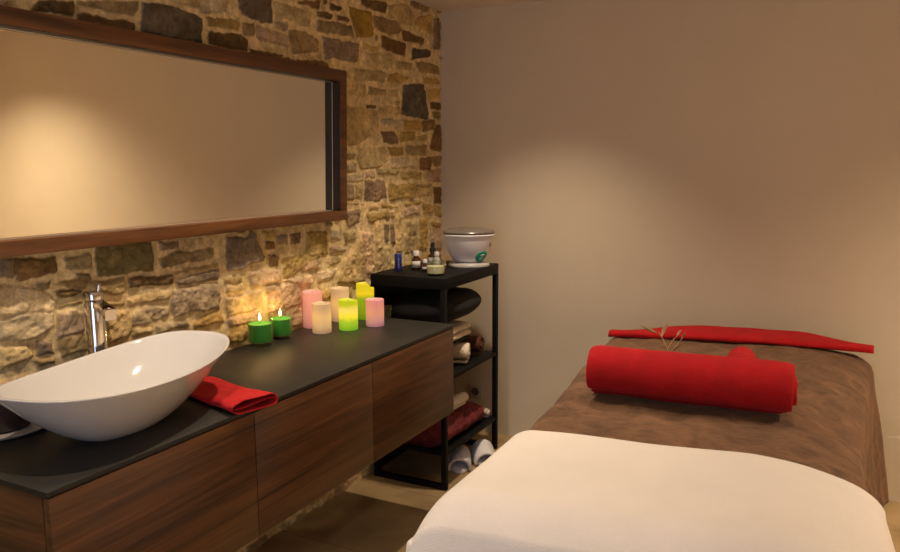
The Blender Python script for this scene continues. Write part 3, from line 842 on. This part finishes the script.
t = thing('blue_tube_bottle', 'slim blue bottle at the left end of the shelf top', 'bottle', (0.105, -0.690, ZT))
MB().lathe([(0.0165, 0.0), (0.0185, 0.003), (0.0185, 0.078), (0.0175, 0.085), (0.0135, 0.089), (0.0, 0.0895)], n=28).build('bottle_body', M['blue_bottle'], t)
g = MB()
for k in range(7):   # upright line of pale lettering, too small to read
    z = 0.016 + k * 0.008
    a = CAMA + 0.15
    wd = 0.10 + 0.05 * ((k * 7) % 3)
    g.grid([[(0.0188 * math.cos(a + s_ * wd), 0.0188 * math.sin(a + s_ * wd), zz) for s_ in (-1, -0.3, 0.3, 1)] for zz in (z, z + 0.0045)])
g.build('lettering', M['blue_print'], t, solid=0.0003)


def bottle(name, label, loc, r, h, neck, body_m, cap_m, lab=None, cap_h=0.018, cap_r=None, capname='cap'):
    t = thing(name, label, 'bottle', loc, 0, 'small bottles on the shelf top')
    MB().lathe([(r * 0.9, 0.0), (r, 0.003), (r, h * 0.66), (r * 0.93, h * 0.74), (neck * 1.1, h * 0.88), (neck, h * 0.92), (neck, h)], n=28).build('bottle_body', M[body_m], t)
    cr_ = cap_r or neck * 1.25
    MB().lathe([(cr_, h - 0.002), (cr_, h + cap_h * 0.9), (cr_ * 0.9, h + cap_h), (0.0, h + cap_h)], n=24).build(capname, M[cap_m], t)
    if lab:
        label_band(r, h * lab[0], h * lab[1], lab[2], t, CAMA - 1.0, CAMA + 1.0)
    return t


bottle('amber_bottle', 'amber bottle with white cap and round pale label on the shelf top', (0.170, -0.620, ZT), 0.0245, 0.076, 0.012, 'amber_glass', 'white_cap', (0.18, 0.62, 'pale_label'), 0.022, 0.0165)
bottle('amber_vial', 'smallest amber bottle with white cap, beside the jar candle', (0.248, -0.668, ZT), 0.0165, 0.048, 0.008, 'amber_glass', 'white_cap', (0.3, 0.55, 'pale_label'), 0.016, 0.0115)
t = bottle('dropper_bottle', 'bottle with a pale label and black dropper bulb behind the jar candle', (0.185, -0.470, ZT), 0.027, 0.078, 0.012, 'amber_glass', 'black_rubber', (0.08, 0.64, 'pale_label'), 0.022, 0.0165, 'dropper_collar')
MB().lathe([(0.009, 0.098), (0.0105, 0.106), (0.0095, 0.122), (0.007, 0.128), (0.0, 0.130)], n=20).build('dropper_bulb', M['black_rubber'], t)
bottle('white_capped_bottle', 'pale bottle with a white cap between the dropper bottle and the tub', (0.225, -0.500, ZT), 0.019, 0.064, 0.010, 'pale_label', 'white_cap', None, 0.018, 0.0125)

t = thing('jar_candle', 'cream candle in a clear glass jar on the front of the shelf top', 'candle', (0.350, -0.745, ZT))
t.scale = (1.12, 1.12, 1.05)
MB().lathe([(0.036, 0.0), (0.040, 0.003), (0.041, 0.010), (0.041, 0.050), (0.037, 0.058), (0.0365, 0.066), (0.034, 0.066), (0.034, 0.058), (0.038, 0.049), (0.038, 0.009), (0.03, 0.007)], n=40).build('glass_jar', M['glass'], t)
MB().lathe([(0.034, 0.0095), (0.0375, 0.012), (0.0375, 0.043), (0.03, 0.043), (0.0, 0.0425)], n=40).build('wax', M['cream_wax'], t)
MB().lathe([(0.0345, 0.0665), (0.037, 0.0675), (0.037, 0.072), (0.030, 0.077), (0.008, 0.079), (0.007, 0.083), (0.011, 0.088), (0.009, 0.094), (0.0, 0.095)], n=32).build('lid', M['glass'], t)

t = thing('reed_bundle', 'small straw-coloured bundle standing between the jar candle and the white tub', 'ornament', (0.292, -0.545, ZT))
s = MB()
for k in range(9):
    a = k * 0.698
    s.tube([(0.004 * math.cos(a), 0.004 * math.sin(a), 0.0), (0.007 * math.cos(a), 0.007 * math.sin(a), 0.03), (0.016 * math.cos(a), 0.016 * math.sin(a), 0.058 + 0.012 * ((k * 5) % 3))], 0.0022, 6)
s.build('reeds', M['straw'], t)
MB().lathe([(0.0095, 0.018), (0.0105, 0.020), (0.0105, 0.026), (0.0095, 0.028)], n=20, cap0=True, cap1=True).build('tie', M['dry_leaf'], t)

t = thing('warmer_tub', 'white plastic tub with grey lid and green emblem standing on the shelf top', 'appliance', (0.346, -0.366, ZT), math.radians(27))
sx_, sy_ = 1.0, 0.78
MB().lathe([(0.100, 0.0), (0.104, 0.002), (0.104, 0.010), (0.098, 0.016), (0.078, 0.021), (0.0, 0.022)], n=56, sx=sx_, sy=sy_).build('base', M['clear_plastic'], t)
prof = [(0.062, 0.021), (0.076, 0.030), (0.094, 0.060), (0.108, 0.095), (0.118, 0.130), (0.122, 0.152), (0.127, 0.156), (0.129, 0.162), (0.126, 0.167), (0.115, 0.168)]
MB().lathe(prof, n=64, sx=sx_, sy=sy_).build('tub_body', M['white_plastic'], t)
MB().lathe([(0.124, 0.168), (0.128, 0.170), (0.129, 0.176), (0.122, 0.184), (0.095, 0.192), (0.055, 0.197), (0.0, 0.199)], n=64, sx=sx_, sy=sy_).build('lid', M['grey_lid'], t)
t.scale = (1.07, 1.07, 1.03)


def tub_patch(a_c, z_c, ra, rz, off, name, m_, parent, n=24):
    """a small elliptical patch wrapped on the tub's side"""
    def at(a, z):
        for (r0, z0), (r1, z1) in zip(prof[:-1], prof[1:]):
            if z0 <= z <= z1:
                r = lerp(r0, r1, (z - z0) / (z1 - z0))
                break
        return ((r * sx_ + off) * math.cos(a), (r * sy_ + off) * math.sin(a), z)
    rings = []
    for q_ in (0.02, 0.35, 0.7, 1.0):
        rings.append([at(a_c + q_ * ra * math.cos(2 * math.pi * k / n), z_c + q_ * rz * math.sin(2 * math.pi * k / n)) for k in range(n)])
    return MB().loft(rings, cap0=True, cap1=False).build(name, M[m_], parent, solid=0.0006)


def tub_stroke(pts, wd, off, name, m_, parent):
    def at(a, z):
        for (r0, z0), (r1, z1) in zip(prof[:-1], prof[1:]):
            if z0 <= z <= z1:
                r = lerp(r0, r1, (z - z0) / (z1 - z0))
                break
        return ((r * sx_ + off) * math.cos(a), (r * sy_ + off) * math.sin(a), z)
    mb_ = MB()
    for pl in pts:
        mb_.tube([at(a, z) for a, z in pl], wd, 6)
    return mb_.build(name, M[m_], parent)


em = tub_patch(-0.82, 0.053, 0.40, 0.030, 0.0016, 'green_emblem', 'green_label', t)
em['label'] = 'round green emblem'
ac = -0.82
tub_stroke([[(ac - 0.16, 0.050), (ac - 0.08, 0.042), (ac + 0.02, 0.060), (ac + 0.12, 0.066)], [(ac - 0.12, 0.060), (ac - 0.02, 0.066), (ac + 0.06, 0.050), (ac + 0.15, 0.046)]], 0.0014, 0.0024, 'emblem_stroke', 'white_plastic', em)
tub_patch(-0.42, 0.112, 0.07, 0.012, 0.0012, 'grey_mark', 'grey_lid', t)

# --- middle shelf
ZM = 0.560


def cushion(name, label, cat, c, half, m_, rotz=0.0, e=0.55, seed=1.0, wr=0.006, tilt=0.0):
    n, mrows = 64, 18
    rings = []
    for i in range(mrows + 1):
        ph = -math.pi / 2 + math.pi * i / mrows
        ring = []
        for k in range(n):
            a = 2 * math.pi * k / n
            cc, ss = math.cos(a), math.sin(a)
            px_ = math.copysign(abs(cc) ** e, cc) * max(1e-3, math.cos(ph)) ** 0.55
            py_ = math.copysign(abs(ss) ** e, ss) * max(1e-3, math.cos(ph)) ** 0.55
            pz_ = math.sin(ph) * (1 - 0.45 * min(1, (abs(px_) ** 3 + abs(py_) ** 3) * 0.6))
            q_ = nz3(px_ * 2.2 + seed, py_ * 2.2, pz_ + seed) * wr
            x, y, z = half[0] * px_ + q_, half[1] * py_ + q_, half[2] * pz_ + q_ * (1 if ph > 0 else 0.2)
            ring.append((x, y, z + tilt * x))
        rings.append(ring)
    o = MB().loft(rings).build(name, m_, angle=180)
    o.location = c
    o.rotation_euler = (0, 0, rotz)
    tag(o, label, cat)
    return o


def folded_towel(name, label, x0, x1, y0, y1, z0, z1, m_, layers=3, axis='x', seed=0.0, group=None):
    """a towel folded into flat layers; the folded edge bulges on the open side"""
    mb_ = MB()
    th = (z1 - z0) / layers
    for k in range(layers):
        n, mm = 28, 14
        rows = []
        for i in range(mm + 1):
            v = lerp(y0, y1, i / mm)
            row = []
            for j in range(n):
                a = 2 * math.pi * j / n
                cx_ = math.copysign(abs(math.cos(a)) ** 0.35, math.cos(a))
                cz_ = math.copysign(abs(math.sin(a)) ** 0.8, math.sin(a))
                wob = 0.004 * nz3(v * 14 + k, cx_ * 2 + seed, cz_ * 2)
                row.append(((x0 + x1) / 2 + (x1 - x0) / 2 * cx_ + wob, v + 0.003 * cx_ * nz3(k, cx_, seed), z0 + th * (k + 0.5) + th * 0.51 * cz_ + (wob if k == layers - 1 and cz_ > 0 else 0)))
            rows.append(row)
        mb_.loft(rows)
    o = mb_.build(name, m_, angle=60)
    tag(o, label, 'towel', group)
    return o


def rolled_towel(name, label, p0, p1, rad, m_, turns=3.2, th=0.010, seed=0.0, cat='towel', group=None, squash=0.94, start=-1.2, nu=48, wob=0.05, angle=60, tele=0.012):
    """a cloth rolled into a spiral along p0 - p1"""
    p0, p1 = Vector(p0), Vector(p1)
    d = (p1 - p0).normalized()
    s_ = d.cross(Vector((0, 0, 1))).normalized()
    u_ = Vector((0, 0, 1))
    na = int(turns * 30)
    rows = []
    for i in range(nu + 1):
        v = i / nu
        row = []
        endf = 1 - 0.09 * (max(0, 1 - v / 0.05) ** 2 + max(0, 1 - (1 - v) / 0.04) ** 2)
        for j in range(na + 1):
            f = j / na
            r = lerp(rad * 0.16, rad - th / 2, f)
            a = start + 2 * math.pi * turns * (f - 1)
            r *= endf * (1 + wob * nz3(v * 3.0 + seed, math.cos(a) * 0.9, math.sin(a) * 0.9 + f * 2) + 0.35 * wob * nz3(v * 9 + seed, math.cos(a) * 2.2, math.sin(a) * 2.2))
            off = 0.012 * nz3(f * turns * 1.6 + seed, 1.0 if v < 0.5 else 7.0, 2.0) * (smooth(0.8, 1, v) + smooth(0.2, 0, v) if True else 0)
            off += (1 - f) * tele * smooth(0.8, 1, v)
            p = p0.lerp(p1, v) + d * off + s_ * (r * math.cos(a)) + u_ * (r * squash * math.sin(a))
            row.append(tuple(p))
        rows.append(row)
    o = MB().grid(rows).build(name, m_, angle=angle, solid=th, offset=0)
    tag(o, label, cat, group)
    return o


rolled_towel('rolled_towel', 'cream rolled towel resting directly on the middle shelf board', (0.16, -0.610, ZM + 0.064), (0.416, -0.525, ZM + 0.064), 0.062, M['cream_towel'], 2.2, 0.014, 4.0)
o = MB().box(0.10, 0.40, -0.74, -0.47, ZM + 0.128, ZM + 0.143, 0.006).build('folded_cloth', M['black_cushion'])
tag(o, 'thin dark folded cloth between the two cream towels on the middle shelf', 'cloth')
folded_towel('folded_towel', 'cream folded towel under the black cushion', 0.12, 0.412, -0.72, -0.48, ZM + 0.144, ZM + 0.214, M['cream_towel'], 2, seed=2.0)
cushion('black_cushion', 'plump black cushion squeezed under the shelf top', 'cushion', (0.240, -0.535, ZM + 0.303), (0.205, 0.265, 0.082), M['black_cushion'], 0.0, 0.75, 3.0, 0.006, 0.05)
rolled_towel('rolled_towel', 'dark brown rolled towel at the far end of the middle shelf', (0.12, -0.375, ZM + 0.060), (0.40, -0.330, ZM + 0.060), 0.057, M['dark_brown'], 2.4, 0.012, 9.0)

# --- lower shelf
ZL = 0.190


def blanket_pile():
    rows = []
    nu, nv = 60, 44
    for i in range(nu + 1):
        u = i / nu
        y = lerp(-0.808, -0.308, u)
        row = []
        fall = (max(0, 1 - u / 0.06) ** 2 + max(0, 1 - (1 - u) / 0.05) ** 2)
        hz = (0.058 + 0.009 * math.sin(u * 5 + 0.5)) * (1 - 0.3 * fall)
        for k in range(nv):
            a = 2 * math.pi * k / nv
            cx_ = math.copysign(abs(math.cos(a)) ** 0.6, math.cos(a))
            cz_ = math.copysign(abs(math.sin(a)) ** 0.8, math.sin(a))
            n1 = 0.012 * nz3(u * 9, cx_ * 2.5, cz_ * 2.5) + 0.006 * nz3(u * 22, cx_ * 5, cz_ * 5)
            x = 0.245 + (0.180 + n1) * cx_ * (1 - 0.12 * fall)
            z = hz * (1 + cz_) + (n1 if cz_ > 0 else 0)
            row.append((x, y, ZL + 0.001 + max(0, z)))
        rows.append(row)
    o = MB().loft(rows).build('folded_blanket', M['burgundy'], angle=180)
    tag(o, 'burgundy plush blanket bundled on the lowest shelf', 'blanket')


blanket_pile()
rolled_towel('rolled_towel', 'cream rolled towel lying on the burgundy blanket', (0.345, -0.790, ZL + 0.174), (0.370, -0.480, ZL + 0.174), 0.037, M['cream_towel'], 2.2, 0.010, 12.0)
rolled_towel('rolled_towel', 'small cream rolled cloth at the far end of the burgundy blanket', (0.16, -0.268, ZL + 0.031), (0.416, -0.268, ZL + 0.031), 0.029, M['cream_towel'], 2.0, 0.010, 15.0)

# ---------------------------------------------------------------- slippers on the floor
def slipper(loc, rot, label):
    t = thing('slipper', label, 'slipper', loc, rot, 'white towelling slippers on the floor')
    t.scale = (1.2, 1.2, 1.2)
    # sole: rounded outline
    n = 40
    def outline(sc_):
        pts = []
        for k in range(n):
            a = 2 * math.pi * k / n
            x = 0.125 * math.cos(a)
            w_ = 0.046 * (1 + 0.12 * math.cos(a)) * sc_
            pts.append((x * (0.97 if sc_ < 1 else 1), math.copysign(abs(math.sin(a)) ** 0.8, math.sin(a)) * w_))
        return pts
    rings = [[(x, y, z) for x, y in outline(s_)] for s_, z in ((0.93, 0.0), (1.0, 0.004), (1.0, 0.012), (0.94, 0.017))]
    MB().loft(rings).build('sole', M['slipper'], t, angle=70)
    rows = []
    for i in range(15):
        u = i / 14
        x = lerp(0.105, -0.015, u)
        hz = lerp(0.056, 0.078, u)
        wy_ = lerp(0.046, 0.050, u)
        rows.append([(x + 0.010 * math.sin(math.pi * k / 24), wy_ * math.cos(math.pi * k / 24), 0.006 + hz * math.sin(math.pi * k / 24) ** 0.8) for k in range(25)])
    MB().grid(rows).build('strap', M['slipper'], t, solid=0.013, offset=0, subsurf=1)


slipper((0.350, -0.500, 0.0), math.radians(-62), 'white towelling slipper on the floor, nearer the vanity')
slipper((0.430, -0.375, 0.0), math.radians(-55), 'white towelling slipper on the floor, farther from the vanity')

# ---------------------------------------------------------------- wall socket
t = thing('wall_socket', 'small square wall socket low on the plastered wall behind the shelf unit', 'socket', (0.216, 0, 0.245))
MB().box(-0.042, 0.042, -0.010, 0.0, -0.042, 0.042, 0.004).build('plate', M['socket_plate'], t)
sk = MB()
rings = [[(r * math.cos(2 * math.pi * k / 28), y, r * math.sin(2 * math.pi * k / 28)) for k in range(28)] for r, y in ((0.024, -0.0102), (0.024, -0.0125), (0.021, -0.0125), (0.020, -0.0106), (0.001, -0.0106))]
sk.loft(rings)
sk.build('socket_well', M['socket_hole'], t)

# ---------------------------------------------------------------- massage couch and its covers
ZB = 0.745
t = thing('massage_table', 'padded massage table standing under the brown and white covers', 'table', (1.72, -1.35, 0))
MB().box(-0.36, 0.36, -0.95, 0.85, 0.60, 0.715, 0.03, 4).build('padded_top', M['table_vinyl'], t)
for x in (-0.30, 0.30):
    for y in (-0.80, 0.70):
        MB().box(x - 0.03, x + 0.03, y - 0.03, y + 0.03, 0.0, 0.60, 0.004).build('leg', M['walnut'], t)

LEFT = [(-0.36, 1.105), (-0.55, 1.115), (-0.95, 1.140), (-1.40, 1.188), (-1.80, 1.210), (-2.20, 1.245), (-2.60, 1.270)]
RIGHT = [(-0.16, 2.255), (-0.55, 2.225), (-0.95, 2.200), (-1.40, 2.180), (-1.80, 2.180), (-2.20, 2.200), (-2.60, 2.220)]
W_LEFT = [(-1.70, 1.192), (-1.90, 1.205), (-2.20, 1.208), (-2.45, 1.200), (-2.60, 1.200)]
W_RIGHT = [(-1.60, 2.215), (-1.80, 2.215), (-2.20, 2.240), (-2.60, 2.255)]
FOOT_L, FOOT_R = -2.45, -2.33


def interp(tab, y):
    if y >= tab[0][0]:
        return tab[0][1]
    for (y0, v0), (y1, v1) in zip(tab[:-1], tab[1:]):
        if y >= y1:
            return lerp(v0, v1, (y0 - y) / (y0 - y1))
    return tab[-1][1]


def drape(s_, v, top, yl0, yr0, yl1, yr1, drop, flare_l, flare_r, rad, out, LT, RT, wide_r, rad_r, seed, fold):
    """s_ in -1..1 across (|s_| > 0.72 hangs down), v in 0..1 from head to foot"""
    sc_ = s_ / 0.72
    c = min(1, max(-1, sc_))
    xm = (c + 1) / 2
    y = lerp(lerp(yl0, yr0, xm), lerp(yl1, yr1, xm), v)
    xl, xr = interp(LT, y) - out, interp(RT, y) + out
    z = top
    rv = rad_r if c > 0 else rad
    hang = max(0, abs(sc_) - 1) / (1 / 0.72 - 1)     # 0..1 down the side
    if hang > 0:
        dz = hang * drop
        if sc_ < 0:
            x = xl - flare_l * hang ** 1.2
        else:
            x = xr + flare_r(y) * hang ** 1.1
        ww = fold * smooth(0.05, 0.6, hang)
        x += ww * (nz3(y * 5.5 + seed, sc_ * 0.6, seed) + 0.45 * nz3(y * 14 + seed, hang * 1.5, seed + 3))
        z = top - rv - dz
        # rounded shoulder
    else:
        x = lerp(xl, xr, xm)
        e = 1 - abs(c)
        wdt = (xr - xl) / 2
        ed = e * wdt
        rw = wide_r if c > 0 else rad
        if ed < rw:
            q_ = 1 - ed / rw
            z = top - rv * (1 - math.sqrt(max(0, 1 - q_ * q_)))
    return Vector((x, y, z))


def cover(name, label, cat, m_, top, yl0, yr0, yl1, yr1, drop, flare_l, flare_r, rad, out, seed, fold, bump, foot_drop, thick, head_round=0.0, ns=150, nv=170, bfreq=5.0, LT=LEFT, RT=RIGHT, wide_r=None, rad_r=None):
    rows = []
    nfoot = 44 if foot_drop else 0
    for i in range(nv + 1 + nfoot):
        v = min(1, i / nv)
        fd = max(0, i - nv) / max(1, nfoot)
        row = []
        for j in range(ns + 1):
            s_ = -1 + 2 * j / ns
            p = drape(s_, v, top, yl0, yr0, yl1, yr1, drop, flare_l, flare_r, rad, out, LT, RT, wide_r or rad, rad_r or rad, seed, fold)
            hang = max(0, abs(s_) - 0.72) / 0.28
            b_ = bump * (nz3(p.x * bfreq + seed, p.y * bfreq * 0.8, seed) + 0.5 * nz3(p.x * bfreq * 2.6 + seed, p.y * bfreq * 2.2, 4 + seed))
            if hang <= 0:
                p.z += b_
            else:
                p.x += b_ * (1 if s_ > 0 else -1)
            # head end turns down
            if head_round:
                ln = abs(yl1 - yl0) * v
                if ln < head_round:
                    q_ = 1 - ln / head_round
                    p.z -= head_round * 0.8 * (1 - math.sqrt(max(0, 1 - q_ * q_)))
            if foot_drop:
                ln = abs(yl1 - yl0) * (1 - v)
                if fd == 0 and ln < rad * 1.3:
                    q_ = 1 - ln / (rad * 1.3)
                    if hang <= 0:
                        p.z -= rad * 0.5 * q_ * q_
                    p.y += 0
                if fd > 0:
                    cz = max(0, 1 - hang * 1.0)
                    p.z -= (rad * 0.5 if hang <= 0 else rad * 0.5 * cz)
                    p.z = lerp(p.z, max(top - foot_drop, 0.03) if p.z > top - foot_drop else p.z, fd)
                    wv = 0.030 * smooth(0.0, 0.5, fd)
                    p.y -= 0.05 * math.sin(min(1, fd * 3) * math.pi / 2) + 0.035 * fd - wv * (nz3(p.x * 7.5 + seed, fd * 0.7, 1) + 0.4 * nz3(p.x * 17, fd, 2))
            row.append(tuple(p))
        rows.append(row)
    o = MB().grid(rows).build(name, m_, angle=180, solid=thick, offset=0)
    tag(o, label, cat)
    return o


cover('brown_blanket', 'brown fleece blanket covering the massage table beneath the red towels', 'blanket', M['brown_fleece'], ZB + 0.006, -0.36, -0.16, -2.10, -2.05, 0.58, 0.05,
      lambda y: 0.02 + 0.06 * smooth(-1.3, -0.3, y), 0.075, 0.0, 2.0, 0.040, 0.0085, 0, 0.010, 0.02, 150, 190, 7.0, wide_r=0.26, rad_r=0.10)
fr_ = MB()
for k in range(7):
    fr_.tube([(2.318, -0.30, 0.405), (2.335 + 0.006 * k, -0.302 - 0.002 * k, 0.405 + 0.004 * (k % 3)), (2.350 + 0.006 * k, -0.300, 0.392 + 0.0075 * ((k * 3) % 5))], 0.0014, 6)
o = fr_.build('fringe', M['fringe'], bpy.data.objects['brown_blanket'])
o['label'] = 'white thread fringe'
cover('white_blanket', 'cream white blanket spread over the foot half of the massage table', 'blanket', M['white_blanket'], ZB + 0.026, -1.87, -1.73, FOOT_L, FOOT_R, 0.50, 0.06,
      lambda y: 0.06 + 0.10 * smooth(-1.9, -2.3, y), 0.10, 0.012, 5.0, 0.030, 0.006, 0.56, 0.012, 0.0, 180, 110, 3.2, W_LEFT, W_RIGHT, 0.34, 0.135)


# red towel laid over the head end
def head_towel():
    rows = []
    n, mm = 70, 40
    for i in range(n + 1):
        u = i / n
        x = lerp(1.122, 2.248, u)
        yb = lerp(-0.425, -0.245, u)
        dep = 0.060 + 0.120 * smooth(0.03, 0.33, u) * smooth(1.0, 0.72, u)
        th = 0.032 + 0.006 * math.sin(u * math.pi)
        zb = ZB + 0.006 + 0.006 * math.sin(u * math.pi)
        row = []
        for k in range(mm):
            a = 2 * math.pi * k / mm
            cy_ = math.copysign(abs(math.cos(a)) ** 0.55, math.cos(a))
            cz_ = math.copysign(abs(math.sin(a)) ** 0.75, math.sin(a))
            y = yb + dep * 0.5 * (1 + cy_)
            z = zb + th * 0.5 * (1 + cz_) + 0.004 * nz3(u * 9, cy_ * 1.5, cz_) + (0.016 * (0.5 + 0.5 * cy_) * smooth(0.1, 0.35, u) * smooth(1, 0.7, u))
            row.append((x + 0.004 * nz3(cy_ * 2, cz_ * 2, u), y, z))
        rows.append(row)
    o = MB().loft(rows).build('head_towel', M['red_terry'], angle=180)
    tag(o, 'red towel folded flat across the head end of the massage table', 'towel')


head_towel()
rolled_towel('towel_roll', 'thick red rolled bath towel lying across the brown blanket', (1.322, -1.385, ZB + 0.113), (1.966, -1.345, ZB + 0.113), 0.102, M['red_terry'], 3.4, 0.013, 21.0, start=-1.75, nu=90, wob=0.06, tele=0.022)
rolled_towel('small_towel_roll', 'small red rolled towel lying behind the thick red roll', (1.800, -1.235, ZB + 0.104), (1.795, -1.06, ZB + 0.104), 0.068, M['red_terry'], 2.4, 0.012, 31.0, squash=1.28)

# olive sprig
t = thing('olive_sprig', 'dry olive sprig standing up behind the thick red towel roll', 'sprig', (1.545, -1.262, ZB + 0.012))
st = MB()
st.tube([(0.020, 0.0, 0.0), (0.024, -0.006, 0.10), (0.018, -0.014, 0.175), (0.004, -0.018, 0.205), (-0.013, -0.018, 0.232)], [0.0022, 0.002, 0.0018, 0.0015, 0.001], 8)
st.tube([(0.018, -0.014, 0.175), (0.036, -0.016, 0.207), (0.052, -0.018, 0.228)], [0.0016, 0.0013, 0.0008], 8)
st.tube([(0.022, -0.010, 0.15), (0.044, -0.012, 0.185), (0.066, -0.014, 0.216)], [0.0016, 0.0013, 0.0008], 8)
st.build('stem', M['dry_leaf'], t)


def leaf(base, tip, wid, m_, parent):
    b_, tp = Vector(base), Vector(tip)
    d = tp - b_
    sd_ = d.cross(Vector((0.45, -0.88, 0.1))).normalized()
    nn = d.cross(sd_).normalized()
    rows = []
    for i in range(11):
        u = i / 10
        w_ = wid * math.sin(math.pi * min(1, 0.04 + u * 0.95)) ** 0.8
        c = b_ + d * u + nn * (0.006 * math.sin(u * 3))
        rows.append([tuple(c + sd_ * (w_ * q_) + nn * (0.002 * abs(q_))) for q_ in (-1, -.5, 0, .5, 1)])
    return MB().grid(rows).build('leaf', m_, parent, solid=0.0008)


leaf((-0.004, -0.018, 0.215), (0.018, -0.020, 0.272), 0.0065, M['dry_leaf'], t)
leaf((-0.020, -0.018, 0.228), (-0.078, -0.014, 0.250), 0.0050, M['leaf'], t)
leaf((0.050, -0.018, 0.225), (0.064, -0.018, 0.246), 0.0035, M['dry_leaf'], t)
leaf((0.064, -0.014, 0.214), (0.078, -0.014, 0.236), 0.0035, M['leaf'], t)
leaf((0.030, -0.012, 0.165), (0.062, -0.010, 0.190), 0.0035, M['leaf'], t)
